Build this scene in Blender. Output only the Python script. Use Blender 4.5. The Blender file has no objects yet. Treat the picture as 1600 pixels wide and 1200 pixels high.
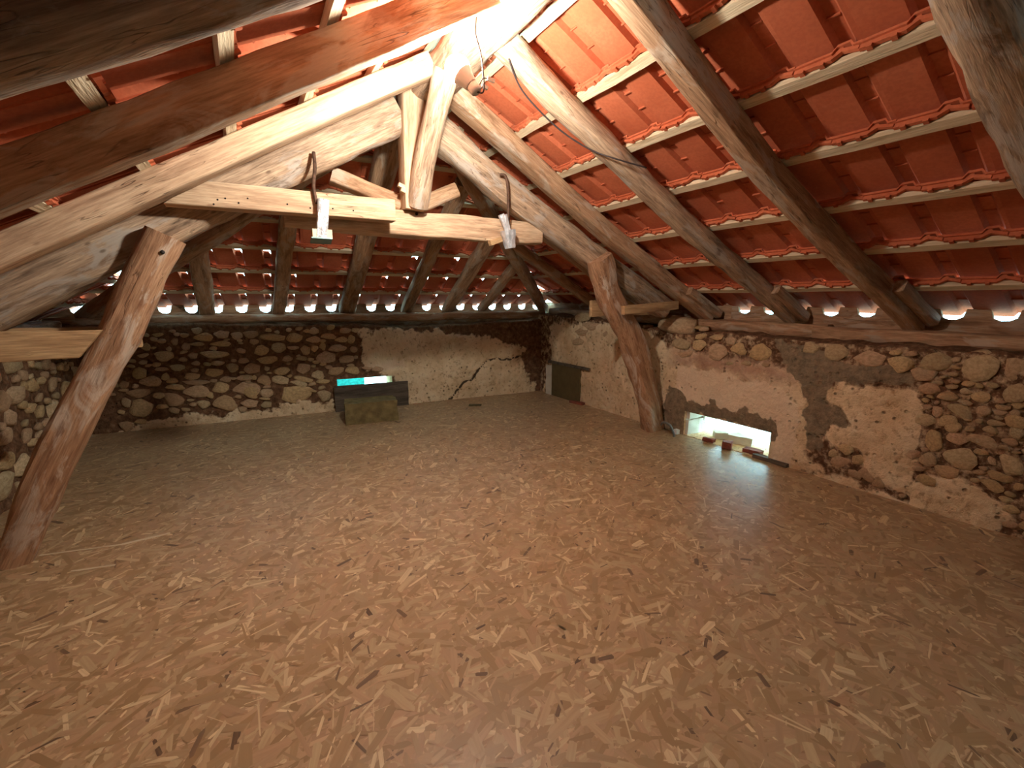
import bpy, math, random
import numpy as np
from mathutils import Vector, Matrix, noise

# ------------------------------------------------------------------ camera, world, exposure
S = bpy.context.scene
COL = S.collection
F_PX, YAW, PITCH, H = 702.0, math.radians(30.47), math.radians(10.78), 1.3
_fw = Vector((math.sin(YAW)*math.cos(PITCH), math.cos(YAW)*math.cos(PITCH), -math.sin(PITCH)))
_rt = Vector((math.cos(YAW), -math.sin(YAW), 0))
_up = _rt.cross(_fw)
CAM = Vector((0, 0, H))
cd = bpy.data.cameras.new('camera')
cd.sensor_width = 36.0
cd.lens = 36.0*F_PX/1600.0
cd.clip_start = 0.02
cam = bpy.data.objects.new('camera', cd)
COL.objects.link(cam)
cam.matrix_world = Matrix(((_rt.x, _up.x, -_fw.x, CAM.x), (_rt.y, _up.y, -_fw.y, CAM.y), (_rt.z, _up.z, -_fw.z, CAM.z), (0, 0, 0, 1)))
S.camera = cam
S.view_settings.view_transform = 'Standard'
S.view_settings.look = 'None'
S.view_settings.exposure = 0.3
S.view_settings.gamma = 1.0
S.view_settings.use_curve_mapping = False
BULB_STRENGTH = 1080.0
SKY_STRENGTH = 12.0

W = bpy.data.worlds.new('overcast_sky')
S.world = W
W.use_nodes = True
wn = W.node_tree
bg = wn.nodes['Background']
bg.inputs['Color'].default_value = (0.46, 0.86, 1.0, 1)
bg.inputs['Strength'].default_value = SKY_STRENGTH

# ------------------------------------------------------------------ photo geometry helpers
def ray(x, y):
    return _rt*((x-800)/F_PX) - _up*((y-600)/F_PX) + _fw
def on_plane(x, y, n, c):
    d = ray(x, y); n = Vector(n)
    return CAM + d*((c-n.dot(CAM))/n.dot(d))
def on_y(x, y, Y): return on_plane(x, y, (0, 1, 0), Y)
def on_x(x, y, X): return on_plane(x, y, (1, 0, 0), X)
def on_z(x, y, z): return on_plane(x, y, (0, 0, 1), z)

def srgb(r, g, b):
    f = lambda c: (c/255/12.92) if c/255 <= 0.04045 else ((c/255+0.055)/1.055)**2.4
    return (f(r), f(g), f(b), 1)

# ------------------------------------------------------------------ material helpers
class NT:
    def __init__(s, name):
        s.m = bpy.data.materials.new(name); s.m.use_nodes = True
        s.t = s.m.node_tree; s.t.nodes.clear()
        s.out = s.n('ShaderNodeOutputMaterial')
        s.b = s.n('ShaderNodeBsdfPrincipled')
        s.l(s.b.outputs[0], s.out.inputs[0])
    def n(s, typ, **kw):
        o = s.t.nodes.new(typ)
        for k, v in kw.items(): setattr(o, k, v)
        return o
    def l(s, a, b): s.t.links.new(a, b)
    def noise(s, vec, scale, detail=4, rough=0.55, dist=0.0):
        o = s.n('ShaderNodeTexNoise')
        o.inputs['Scale'].default_value = scale; o.inputs['Detail'].default_value = detail
        o.inputs['Roughness'].default_value = rough; o.inputs['Distortion'].default_value = dist
        if vec is not None: s.l(vec, o.inputs['Vector'])
        return o.outputs['Fac']
    def ramp(s, fac, stops, interp='LINEAR'):
        o = s.n('ShaderNodeValToRGB'); o.color_ramp.interpolation = interp
        e = o.color_ramp.elements
        while len(e) < len(stops): e.new(0.5)
        for i, (p, c) in enumerate(stops):
            e[i].position = p; e[i].color = c if not isinstance(c, (int, float)) else (c, c, c, 1)
        s.l(fac, o.inputs[0]); return o.outputs[0]
    def mix(s, fac, a, b, mode='MIX'):
        o = s.n('ShaderNodeMix', data_type='RGBA', blend_type=mode)
        for sock, v in ((o.inputs[0], fac), (o.inputs[6], a), (o.inputs[7], b)):
            if isinstance(v, (int, float)): sock.default_value = v
            elif isinstance(v, tuple): sock.default_value = v
            else: s.l(v, sock)
        return o.outputs[2]
    def math(s, op, a, b=0.0):
        o = s.n('ShaderNodeMath', operation=op)
        for i, v in enumerate((a, b)):
            if isinstance(v, (int, float)): o.inputs[i].default_value = v
            else: s.l(v, o.inputs[i])
        return o.outputs[0]
    def mapping(s, vec, scale=(1, 1, 1), rot=(0, 0, 0)):
        o = s.n('ShaderNodeMapping'); o.inputs['Scale'].default_value = scale; o.inputs['Rotation'].default_value = rot
        s.l(vec, o.inputs['Vector']); return o.outputs[0]
    def objvec(s, rnd=True):
        tc = s.n('ShaderNodeTexCoord')
        if not rnd: return tc.outputs['Object']
        oi = s.n('ShaderNodeObjectInfo')
        c = s.n('ShaderNodeVectorMath', operation='MULTIPLY_ADD')
        cmb = s.n('ShaderNodeCombineXYZ')
        for i in range(3): s.l(oi.outputs['Random'], cmb.inputs[i])
        s.l(cmb.outputs[0], c.inputs[0]); c.inputs[1].default_value = (37, 91, 53); s.l(tc.outputs['Object'], c.inputs[2])
        s.rnd = oi.outputs['Random']
        return c.outputs[0]
    def bump(s, h, strength=0.3, dist=0.01):
        o = s.n('ShaderNodeBump'); o.inputs['Strength'].default_value = strength; o.inputs['Distance'].default_value = dist
        s.l(h, o.inputs['Height']); s.l(o.outputs[0], s.b.inputs['Normal'])
    def done(s, color=None, rough=0.8, spec=0.3):
        if color is not None:
            if isinstance(color, tuple): s.b.inputs['Base Color'].default_value = color
            else: s.l(color, s.b.inputs['Base Color'])
        if isinstance(rough, (int, float)): s.b.inputs['Roughness'].default_value = rough
        else: s.l(rough, s.b.inputs['Roughness'])
        s.b.inputs['Specular IOR Level'].default_value = spec
        return s.m

def wood(name, light, mid, dark, patch=None, patch_amt=0.5, crack=0.6, rough=0.75):
    t = NT(name); v = t.objvec()
    g1 = t.noise(t.mapping(v, (1.2, 9, 9)), 2.2, 5, 0.6, 0.4)
    col = t.ramp(g1, [(0.28, dark), (0.48, mid), (0.72, light)])
    g2 = t.noise(t.mapping(v, (4, 70, 70)), 2.0, 3, 0.6)
    col = t.mix(t.ramp(g2, [(0.35, 0.55), (0.65, 0.0)]), col, dark)
    if patch:
        p = t.noise(t.mapping(v, (2.0, 6, 6)), 1.6, 6, 0.62, 0.8)
        col = t.mix(t.ramp(p, [(0.52, 0.0), (0.60, patch_amt)]), col, patch)
        p2 = t.noise(t.mapping(v, (1.3, 5, 5)), 2.7, 5, 0.6, 0.6)
        col = t.mix(t.ramp(p2, [(0.57, 0.0), (0.66, 0.65)]), col, dark)
    c = t.noise(t.mapping(v, (1.6, 26, 26)), 1.3, 2, 0.5, 0.5)
    ck = t.ramp(t.math('ABSOLUTE', t.math('SUBTRACT', c, 0.5)), [(0.0, 1.0), (0.012, 0.0)])
    ckm = t.math('MULTIPLY', ck, t.ramp(t.noise(v, 2.5, 2), [(0.48, 0.0), (0.56, crack)]))
    col = t.mix(ckm, col, tuple(0.25*x for x in dark[:3])+(1,))
    vo = t.n('ShaderNodeTexVoronoi'); vo.inputs['Scale'].default_value = 7.0; t.l(t.mapping(v, (0.8, 1.6, 1.6)), vo.inputs['Vector'])
    kn = t.ramp(vo.outputs['Distance'], [(0.05, 0.7), (0.11, 0.0)])
    col = t.mix(kn, col, dark)
    h = t.math('ADD', t.math('MULTIPLY', g2, 0.35), t.math('SUBTRACT', g1, ckm))
    t.bump(h, 0.55, 0.012)
    return t.done(col, rough, 0.25)

M = {}
M['old_wood'] = wood('aged_oak', srgb(208, 174, 139), srgb(179, 142, 109), srgb(116, 86, 61), srgb(182, 165, 145), 0.75)
M['log'] = wood('barked_log', srgb(217, 190, 157), srgb(181, 152, 124), srgb(100, 80, 63), srgb(174, 163, 150), 0.8)
M['pale_beam'] = wood('pale_squared_timber', srgb(225, 197, 163), srgb(204, 173, 140), srgb(148, 116, 89), None, 0, 0.8)
M['post_wood'] = wood('reddish_post_wood', srgb(207, 171, 136), srgb(183, 142, 108), srgb(121, 84, 60), srgb(201, 183, 164), 0.8)
M['batten'] = wood('new_pine_batten', srgb(227, 210, 179), srgb(212, 194, 162), srgb(176, 153, 120), None, 0, 0.15)
M['plank'] = wood('sawn_plank', srgb(220, 185, 138), srgb(195, 159, 115), srgb(138, 105, 74), None, 0, 0.5)
M['grey_board'] = wood('grey_brown_board', srgb(122, 108, 92), srgb(100, 88, 74), srgb(61, 52, 44), None, 0, 0.4)
M['char'] = wood('hole_inside', srgb(65, 56, 50), srgb(43, 38, 35), srgb(22, 20, 19), None, 0, 0.3)

def terracotta():
    t = NT('terracotta'); v = t.objvec()
    n1 = t.noise(v, 3.0, 5); n2 = t.noise(v, 60, 3)
    a = t.ramp(n1, [(0.3, srgb(180, 94, 60)), (0.7, srgb(208, 120, 84))])
    a = t.mix(t.math('MULTIPLY', t.rnd, 0.45), a, srgb(164, 80, 50))
    a = t.mix(t.ramp(n2, [(0.4, 0.25), (0.6, 0.0)]), a, srgb(146, 72, 48))
    dust = t.noise(v, 9, 5, 0.7)
    a = t.mix(t.ramp(dust, [(0.62, 0.0), (0.8, 0.35)]), a, srgb(196, 140, 112))
    t.bump(n2, 0.15, 0.004)
    return t.done(a, 0.8, 0.2)
M['tile'] = terracotta()

def stone():
    t = NT('limestone'); v = t.objvec()
    n1 = t.noise(v, 5.0, 6, 0.65); n2 = t.noise(v, 26, 4, 0.6)
    base = t.ramp(t.rnd, [(0.0, srgb(203, 173, 125)), (0.25, srgb(225, 195, 147)), (0.45, srgb(193, 159, 125)), (0.65, srgb(217, 183, 149)), (0.85, srgb(189, 169, 131)), (1.0, srgb(231, 205, 163))])
    c = t.mix(t.ramp(n1, [(0.38, 0.55), (0.6, 0.0)]), base, srgb(147, 117, 83))
    c = t.mix(t.ramp(n2, [(0.55, 0.0), (0.75, 0.4)]), c, srgb(231, 203, 161))
    t.bump(t.math('ADD', n1, t.math('MULTIPLY', n2, 0.5)), 0.6, 0.02)
    return t.done(c, 0.9, 0.15)
M['stone'] = stone()

def wall_mat():
    t = NT('rubble_wall'); tc = t.n('ShaderNodeTexCoord'); v = tc.outputs['Object']
    n1 = t.noise(v, 4, 6, 0.65); n2 = t.noise(v, 22, 5, 0.65); n3 = t.noise(v, 1.6, 4)
    earth = t.ramp(n2, [(0.3, srgb(78, 54, 38)), (0.55, srgb(122, 90, 66)), (0.8, srgb(164, 132, 100))])
    lime = t.ramp(n1, [(0.28, srgb(203, 172, 132)), (0.5, srgb(231, 206, 168)), (0.72, srgb(243, 222, 188))])
    lime = t.mix(t.ramp(n2, [(0.32, 0.7), (0.46, 0.0)]), lime, srgb(153, 114, 76))
    lime = t.mix(t.ramp(n3, [(0.5, 0.0), (0.68, 0.45)]), lime, srgb(199, 156, 114))
    vo = t.n('ShaderNodeTexVoronoi'); vo.inputs['Scale'].default_value = 20; t.l(v, vo.inputs['Vector'])
    pit = t.math('MULTIPLY', t.ramp(vo.outputs['Distance'], [(0.12, 1.0), (0.26, 0.0)]), t.ramp(t.noise(v, 7, 3), [(0.5, 0.0), (0.6, 1.0)]))
    lime = t.mix(t.math('MULTIPLY', pit, 0.7), lime, srgb(110, 78, 54))
    smooth = t.ramp(n1, [(0.3, srgb(224, 198, 166)), (0.7, srgb(240, 218, 188))])
    cem = t.ramp(n2, [(0.3, srgb(112, 98, 80)), (0.7, srgb(158, 138, 112))])
    dirt = t.ramp(n1, [(0.3, srgb(166, 130, 106)), (0.7, srgb(200, 168, 142))])
    def mask(nm, soft=0.09, amp=0.55):
        a = t.n('ShaderNodeAttribute', attribute_name=nm).outputs['Fac']
        k = t.math('ADD', a, t.math('MULTIPLY', t.math('SUBTRACT', n2, 0.5), amp))
        return t.ramp(k, [(0.5-soft, 0.0), (0.5+soft, 1.0)])
    c = t.mix(mask('lime'), earth, lime)
    c = t.mix(mask('dirt', 0.3), c, dirt)
    c = t.mix(mask('smooth', 0.08, 0.3), c, smooth)
    c = t.mix(mask('cement', 0.06, 0.4), c, cem)
    cr = t.n('ShaderNodeAttribute', attribute_name='crack').outputs['Fac']
    c = t.mix(t.ramp(t.math('ADD', cr, t.math('MULTIPLY', t.math('SUBTRACT', n2, 0.5), 0.3)), [(0.5, 0.0), (0.62, 0.9)]), c, srgb(48, 36, 28))
    t.bump(t.math('SUBTRACT', t.math('ADD', n1, t.math('MULTIPLY', n2, 1.0)), pit), 0.85, 0.025)
    return t.done(c, 0.92, 0.1)
M['wall'] = wall_mat()

def osb_base():
    t = NT('osb_board'); tc = t.n('ShaderNodeTexCoord'); v = tc.outputs['Object']
    col = t.ramp(t.noise(v, 3, 4), [(0.3, srgb(168, 134, 98)), (0.7, srgb(188, 156, 120))])
    for i, (ang, sc) in enumerate(((0.2, 9), (1.1, 10), (2.0, 8), (2.7, 11))):
        vo = t.n('ShaderNodeTexVoronoi'); vo.inputs['Scale'].default_value = sc
        t.l(t.mapping(v, (1, 5, 1), (0, 0, ang)), vo.inputs['Vector'])
        sep = t.n('ShaderNodeSeparateColor'); t.l(vo.outputs['Color'], sep.inputs[0])
        c = t.ramp(sep.outputs[0], [(0.0, srgb(150, 116, 84)), (0.5, srgb(182, 148, 112)), (1.0, srgb(204, 174, 136))])
        col = t.mix(t.ramp(sep.outputs[1], [(0.5, 0.0), (0.51, 0.85)], 'CONSTANT'), col, c)
    return t.done(col, 0.5, 0.4)
M['osb'] = osb_base()

def osb_strand():
    t = NT('osb_strand'); ca = t.n('ShaderNodeVertexColor', layer_name='tone')
    uv = t.n('ShaderNodeUVMap', uv_map='grain').outputs[0]
    g = t.noise(t.mapping(uv, (6, 90, 1)), 1.0, 3, 0.6)
    c = t.mix(t.ramp(g, [(0.35, 0.3), (0.6, 0.0)]), ca.outputs['Color'], srgb(150, 116, 84))
    t.bump(g, 0.12, 0.002)
    return t.done(c, t.ramp(g, [(0.3, 0.30), (0.7, 0.42)]), 0.42)
M['strand'] = osb_strand()

def plain(name, col, rough=0.7, metal=0.0, var=0.15, scale=20, spec=0.3, bump=0.1):
    t = NT(name); v = t.objvec(); n = t.noise(v, scale, 4)
    d = tuple(x*(1-2.2*var) for x in col[:3])+(1,)
    t.b.inputs['Metallic'].default_value = metal
    if bump: t.bump(n, bump, 0.01)
    return t.done(t.ramp(n, [(0.3, d), (0.7, col)]), rough, spec)
M['concrete'] = plain('green_tinged_concrete', srgb(132, 116, 78), 0.95, 0, 0.22, 14, 0.1, 0.6)
M['panel'] = plain('olive_brown_panel', srgb(106, 90, 60), 0.9, 0, 0.12, 9, 0.15, 0.1)
M['rod'] = plain('rusty_iron', srgb(104, 78, 62), 0.7, 0.4, 0.3, 40)
M['foil'] = plain('crumpled_foil_tape', srgb(222, 224, 226), 0.35, 0.45, 0.15, 30, 0.5, 0.9)
M['cream'] = plain('cream_plastic', srgb(226, 212, 182), 0.5)
M['teal'] = plain('grey_green_metal', srgb(120, 150, 150), 0.45, 0.3)
M['white'] = plain('white_plastic', srgb(232, 230, 224), 0.4, 0, 0.04)
M['cable'] = plain('dark_cable', srgb(58, 48, 46), 0.6, 0, 0.1)
M['grey_cable'] = plain('grey_conduit', srgb(120, 118, 112), 0.6)
M['brick'] = plain('red_brick_fragment', srgb(150, 84, 66), 0.9, 0, 0.2, 24)
M['ashlar'] = plain('pale_dressed_stone', srgb(214, 206, 190), 0.9, 0, 0.08, 10, 0.1, 0.3)
M['turquoise'] = plain('turquoise_sheet', srgb(40, 190, 205), 0.7, 0, 0.25, 30)
M['ground'] = plain('pale_ground', srgb(190, 196, 190), 0.95, 0, 0.1, 1)
M['moss'] = plain('grey_green_scrap', srgb(96, 88, 60), 0.9, 0, 0.2)
def emit():
    t = NT('lit_bulb_glass')
    e = t.n('ShaderNodeEmission'); e.inputs[0].default_value = (1.0, 0.95, 0.86, 1); e.inputs[1].default_value = BULB_STRENGTH
    t.l(e.outputs[0], t.out.inputs[0]); return t.m
M['bulb'] = emit()

# ------------------------------------------------------------------ object helpers
def tag(o, label=None, cat=None, group=None, kind=None):
    if label: o['label'] = label
    if cat: o['category'] = cat
    if group: o['group'] = group
    if kind: o['kind'] = kind
    return o
def root(name, loc, **kw):
    o = bpy.data.objects.new(name, None); COL.objects.link(o); o.location = loc; o.empty_display_size = 0.1; WORLD[o.name] = Matrix.Translation(Vector(loc))
    return tag(o, **kw)
def link(name, me, mw=None, parent=None):
    o = bpy.data.objects.new(name, me); COL.objects.link(o)
    if mw is None: mw = Matrix.Identity(4)
    WORLD[o.name] = mw.copy()
    if parent is not None:
        o.parent = parent
        mw = WORLD[parent.name].inverted() @ mw
    o.matrix_basis = mw
    return o
WORLD = {}
def mesh(name, verts, faces, mat, smooth=False):
    me = bpy.data.meshes.new(name); me.from_pydata([tuple(v) for v in verts], [], faces)
    me.materials.append(M[mat] if isinstance(mat, str) else mat)
    if smooth: me.polygons.foreach_set('use_smooth', [True]*len(me.polygons))
    me.update(); return me
def frame(origin, x, up):
    x = Vector(x).normalized(); up = Vector(up)
    y = up.cross(x).normalized(); z = x.cross(y)
    m = Matrix.Identity(4)
    for i in range(3): m[i][0], m[i][1], m[i][2], m[i][3] = x[i], y[i], z[i], origin[i]
    return m

def section(w, h, r, k=4):
    """rounded rectangle, counter-clockwise, in (y,z)"""
    pts = []
    for cx, cz, a0 in ((w/2-r, h/2-r, 0), (-w/2+r, h/2-r, 90), (-w/2+r, -h/2+r, 180), (w/2-r, -h/2+r, 270)):
        for i in range(k):
            a = math.radians(a0+90*i/(k-1)); pts.append((cx+r*math.cos(a), cz+r*math.sin(a)))
    return pts
def beam(name, pts, w, h, mat, up=(0, 0, 1), parent=None, seed=0, rough=0.006, wav=0.012, rnd=0.18, taper=1.0, w1=None, anchor=0.0, step=0.07, cut0=0.0, cut1=0.0, flat=True):
    """lofted timber along pts; anchor shifts the section along local z (in units of h: -0.5 puts the top face on the axis)"""
    pts = [Vector(p) for p in pts]
    M4 = frame(pts[0], pts[-1]-pts[0], up); inv = M4.inverted()
    loc = [inv @ p for p in pts]
    L = loc[-1].x
    n = max(3, int(L/step))
    sec = section(w, h, rnd*min(w, h))
    V, Fc = [], []
    for i in range(n+1):
        s = i/n; x = s*L
        k = 0
        while k < len(loc)-2 and loc[k+1].x < x: k += 1
        a, b = loc[k], loc[k+1]
        t = (x-a.x)/max(1e-6, b.x-a.x)
        if len(loc) > 2: t = t*t*(3-2*t)*0.5+t*0.5
        cy, cz = a.y+(b.y-a.y)*t, a.z+(b.z-a.z)*t
        ox = noise.noise(Vector((x*0.9, seed*7.3, 1.7)))*wav; oz = noise.noise(Vector((x*0.9, seed*3.1, 9.2)))*wav
        sc = 1+(taper-1)*s
        ww = 1 if w1 is None else 1+(w1/w-1)*s
        for (py, pz) in sec:
            q = Vector((x*2.5, py*9+seed*5, pz*9+seed*2))
            d = 1+(noise.noise(q)*0.6+noise.noise(q*2.7)*0.4)*rough/(0.5*min(w, h))*2
            z = (pz+anchor*h)*sc
            cut = (cut0*(1-s)+cut1*s)*pz/h if i in (0, n) else 0
            V.append((x+cut, cy+py*sc*ww*d+ox, cz+(pz*d+anchor*h)*sc+oz))
    K = len(sec)
    for i in range(n):
        for j in range(K):
            a = i*K+j; b = i*K+(j+1) % K
            Fc.append((a, b, b+K, a+K))
    Fc.append(tuple(range(K-1, -1, -1))); Fc.append(tuple(range(n*K, n*K+K)))
    me = mesh(name, V, Fc, mat, True)
    me.polygons[-1].use_smooth = False; me.polygons[-2].use_smooth = False
    try: me.set_sharp_from_angle(angle=math.radians(38))
    except Exception: pass
    return link(name, me, M4, parent)

def box_me(name, dims, mat, bevel=0.0):
    x, y, z = [d/2 for d in dims]
    V = [(sx*x, sy*y, sz*z) for sx in (-1, 1) for sy in (-1, 1) for sz in (-1, 1)]
    Fc = [(0, 1, 3, 2), (4, 6, 7, 5), (0, 4, 5, 1), (2, 3, 7, 6), (0, 2, 6, 4), (1, 5, 7, 3)]
    return mesh(name, V, Fc, mat)
def tube(name, pts, r, mat, parent=None, k=8, sub=6, smooth=True):
    pts = [Vector(p) for p in pts]
    if len(pts) > 2:
        P = []
        for i in range(len(pts)-1):
            p0, p1, p2, p3 = pts[max(0, i-1)], pts[i], pts[i+1], pts[min(len(pts)-1, i+2)]
            for s in range(sub):
                t = s/sub
                P.append(0.5*((2*p1)+(p2-p0)*t+(2*p0-5*p1+4*p2-p3)*t*t+(3*p1-p0-3*p2+p3)*t**3))
        P.append(pts[-1])
    else: P = pts
    o = P[0].copy(); V, Fc = [], []
    for i, p in enumerate(P):
        d = (P[min(i+1, len(P)-1)]-P[max(i-1, 0)]).normalized()
        a = d.orthogonal() if i == 0 else (a-d*a.dot(d))
        a.normalize(); b = d.cross(a)
        for j in range(k):
            g = 2*math.pi*j/k
            V.append(p-o+(a*math.cos(g)+b*math.sin(g))*(r if not callable(r) else r(i/(len(P)-1))))
    for i in range(len(P)-1):
        for j in range(k):
            A = i*k+j; B = i*k+(j+1) % k
            Fc.append((A, B, B+k, A+k))
    Fc.append(tuple(range(k-1, -1, -1))); Fc.append(tuple(range((len(P)-1)*k, len(P)*k)))
    return link(name, mesh(name, V, Fc, mat, smooth), Matrix.Translation(o), parent)
def lathe(name, prof, mat, mw, parent=None, k=20):
    V, Fc = [], []
    for r, z in prof:
        for j in range(k):
            a = 2*math.pi*j/k; V.append((r*math.cos(a), r*math.sin(a), z))
    for i in range(len(prof)-1):
        for j in range(k):
            A = i*k+j; B = i*k+(j+1) % k; Fc.append((A, B, B+k, A+k))
    Fc.append(tuple(range(k-1, -1, -1))); Fc.append(tuple(range((len(prof)-1)*k, len(prof)*k)))
    return link(name, mesh(name, V, Fc, mat, True), mw, parent)

# ------------------------------------------------------------------ dimensions of the place
XW_R, XW_L = 3.56, -1.38                # inner faces of the long walls
DB, KB = 5.555, 0.09                    # back wall inner face: Y + KB*X = DB
Y_FRONT = -2.6
YT = 3.075                              # truss plane
XR = 1.13                               # ridge
sR, AR = 0.56, 2.06                     # right roof, batten undersides: z = H + AR - sR*X
sL, AL = 0.60, 0.749                    # left roof: z = H + AL + sL*X
sB = 0.56; AB = 1.427+3.18*sB           # back hip: z = H + AB - sB*(Y+KB*X)
zR = lambda X: H+AR-sR*X
zL = lambda X: H+AL+sL*X
zB = lambda X, Y: H+AB-sB*(Y+KB*X)
cR = 1/math.sqrt(1+sR*sR); cL = 1/math.sqrt(1+sL*sL)
mB = Vector((KB, 1, 0)).normalized(); eB = Vector((1, -KB, 0)).normalized()
kB = math.sqrt(1+KB*KB); tB = sB*kB; cB = 1/math.sqrt(1+tB*tB)
nR = Vector((sR*cR, 0, cR)); dR = Vector((cR, 0, -sR*cR))
nL = Vector((-sL*cL, 0, cL)); dL = Vector((-cL, 0, -sL*cL))
nB = mB*(tB*cB)+Vector((0, 0, cB)); dB = mB*cB-Vector((0, 0, tB*cB))

# ------------------------------------------------------------------ floor
def build_floor():
    V = [(XW_L-0.3, Y_FRONT-0.3, 0), (XW_R+0.06, Y_FRONT-0.3, 0), (XW_R+0.06, 5.5, 0), (XW_L-0.3, 5.9, 0)]
    V = V+[(x, y, -0.022) for x, y, z in V]
    Fc = [(0, 1, 2, 3), (7, 6, 5, 4), (0, 4, 5, 1), (1, 5, 6, 2), (2, 6, 7, 3), (3, 7, 4, 0)]
    fl = tag(link('floor', mesh('floor', V, Fc, 'osb')), 'chipboard attic floor of pressed wood strands', kind='structure')
    rs = np.random.RandomState(4)
    N = 60000
    X = rs.uniform(XW_L, XW_R-0.02, N); Y = rs.uniform(-0.9, 5.65, N)
    keep = Y+KB*X < DB-0.03
    X, Y = X[keep], Y[keep]; N = len(X)
    kindr = rs.uniform(0, 1, N)
    Ln = rs.uniform(0.05, 0.15, N); Wd = rs.uniform(0.012, 0.036, N)
    thin = kindr > 0.72; Wd[thin] = rs.uniform(0.004, 0.010, thin.sum()); Ln[thin] = rs.uniform(0.04, 0.12, thin.sum())
    ang = rs.normal(0.5, 1.0, N)
    pal = np.array([srgb(*c)[:3] for c in ((180, 150, 112), (169, 139, 100), (188, 160, 122), (195, 170, 130), (183, 150, 115), (174, 145, 108), (162, 132, 94), (188, 156, 120))])
    col = pal[rs.randint(0, len(pal), N)]*rs.uniform(0.9, 1.1, N)[:, None]*0.92
    q = rs.uniform(0, 1, N)
    lt = (q < 0.13); col[lt] = np.array(srgb(216, 192, 150)[:3])*rs.uniform(0.88, 1.08, lt.sum())[:, None]
    dk = (q > 0.968); col[dk] = np.array(srgb(120, 96, 74)[:3])*rs.uniform(0.55, 1.1, dk.sum())[:, None]
    Wd[dk] *= 0.6; Ln[dk] *= 0.75
    small_lt = lt & (rs.uniform(0, 1, N) < 0.75); Wd[small_lt] *= 0.4
    z = 0.0002+0.0014*rs.permutation(N)/N
    # hexagonal strand outlines with skewed, splintered ends
    u = np.array([-0.5, -0.36, 0.42, 0.5, 0.38, -0.46]); w = np.array([0.1, 0.5, 0.46, -0.08, -0.5, -0.42])
    U = u[None, :]+rs.uniform(-0.07, 0.07, (N, 6)); Wv = w[None, :]+rs.uniform(-0.12, 0.12, (N, 6))
    lx = U*Ln[:, None]; ly = Wv*Wd[:, None]
    ca, sa = np.cos(ang)[:, None], np.sin(ang)[:, None]
    vx = X[:, None]+lx*ca-ly*sa; vy = Y[:, None]+lx*sa+ly*ca
    co = np.stack([vx, vy, np.repeat(z[:, None], 6, 1)], -1)[:, ::-1, :].reshape(-1, 3)
    me = bpy.data.meshes.new('wood_strands')
    me.vertices.add(N*6); me.vertices.foreach_set('co', co.ravel())
    me.loops.add(N*6); me.loops.foreach_set('vertex_index', np.arange(N*6, dtype=np.int32))
    me.polygons.add(N); me.polygons.foreach_set('loop_start', np.arange(0, N*6, 6, dtype=np.int32))
    me.update()
    a = me.color_attributes.new('tone', 'FLOAT_COLOR', 'CORNER')
    a.data.foreach_set('color', np.repeat(np.concatenate([col, np.ones((N, 1))], 1), 6, 0).ravel())
    uvl = me.uv_layers.new(name='grain')
    off = rs.uniform(0, 50, (N, 1))
    uv = np.stack([lx+off, ly+off*0.37], -1)[:, ::-1, :].reshape(-1)
    uvl.data.foreach_set('uv', uv)
    me.materials.append(M['strand']); me.validate(); me.update()
    o = link('wood_strands', me, None, fl); tag(o, 'pressed wood strands of many tan tones', kind='stuff')
    # pale board edge showing along a seam near the leaning post
    for a, b, w in (((62, 868), (190, 851), 0.012), ((190, 851), (266, 833), 0.02), ((110, 893), (180, 883), 0.014)):
        p, q2 = on_z(*a, 0.002), on_z(*b, 0.002)
        m4 = frame((p+q2)/2, q2-p, (0, 0, 1))
        link('board_edge', box_me('board_edge', ((q2-p).length, w, 0.004), 'batten'), m4, fl)
    return fl
FLOOR = build_floor()

# ------------------------------------------------------------------ walls
def poly_sd(pt, poly):
    """signed distance (positive inside) of pixel points (N,2) to a polygon"""
    p = np.asarray(poly, float); x, y = pt[:, 0], pt[:, 1]
    d = np.full(len(pt), 1e9); ins = np.zeros(len(pt), bool)
    for i in range(len(p)):
        a, b = p[i], p[(i+1) % len(p)]; e = b-a
        t = np.clip(((x-a[0])*e[0]+(y-a[1])*e[1])/max(1e-9, e@e), 0, 1)
        d = np.minimum(d, np.hypot(x-a[0]-t*e[0], y-a[1]-t*e[1]))
        c = ((a[1] > y) != (b[1] > y))
        with np.errstate(divide='ignore', invalid='ignore'):
            ins ^= c & (x < (b[0]-a[0])*(y-a[1])/(b[1]-a[1]+1e-12)+a[0])
    return np.where(ins, d, -d)
def line_d(pt, pl):
    d = np.full(len(pt), 1e9)
    for a, b in zip(pl[:-1], pl[1:]):
        a = np.array(a, float); b = np.array(b, float); e = b-a
        t = np.clip(((pt-a)@e)/(e@e), 0, 1); d = np.minimum(d, np.hypot(*(pt-a-t[:, None]*e).T))
    return d
def to_px(P):
    q = P-np.array(CAM); z = q@np.array(_fw); z = np.where(z < 0.05, 0.05, z)
    return np.stack([800+F_PX*(q@np.array(_rt))/z, 600-F_PX*(q@np.array(_up))/z], -1)
def vnoise(P, s, seed=0.0):
    return np.array([noise.noise(Vector((p[0]*s+seed, p[1]*s-seed, p[2]*s+2*seed))) for p in P])

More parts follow.
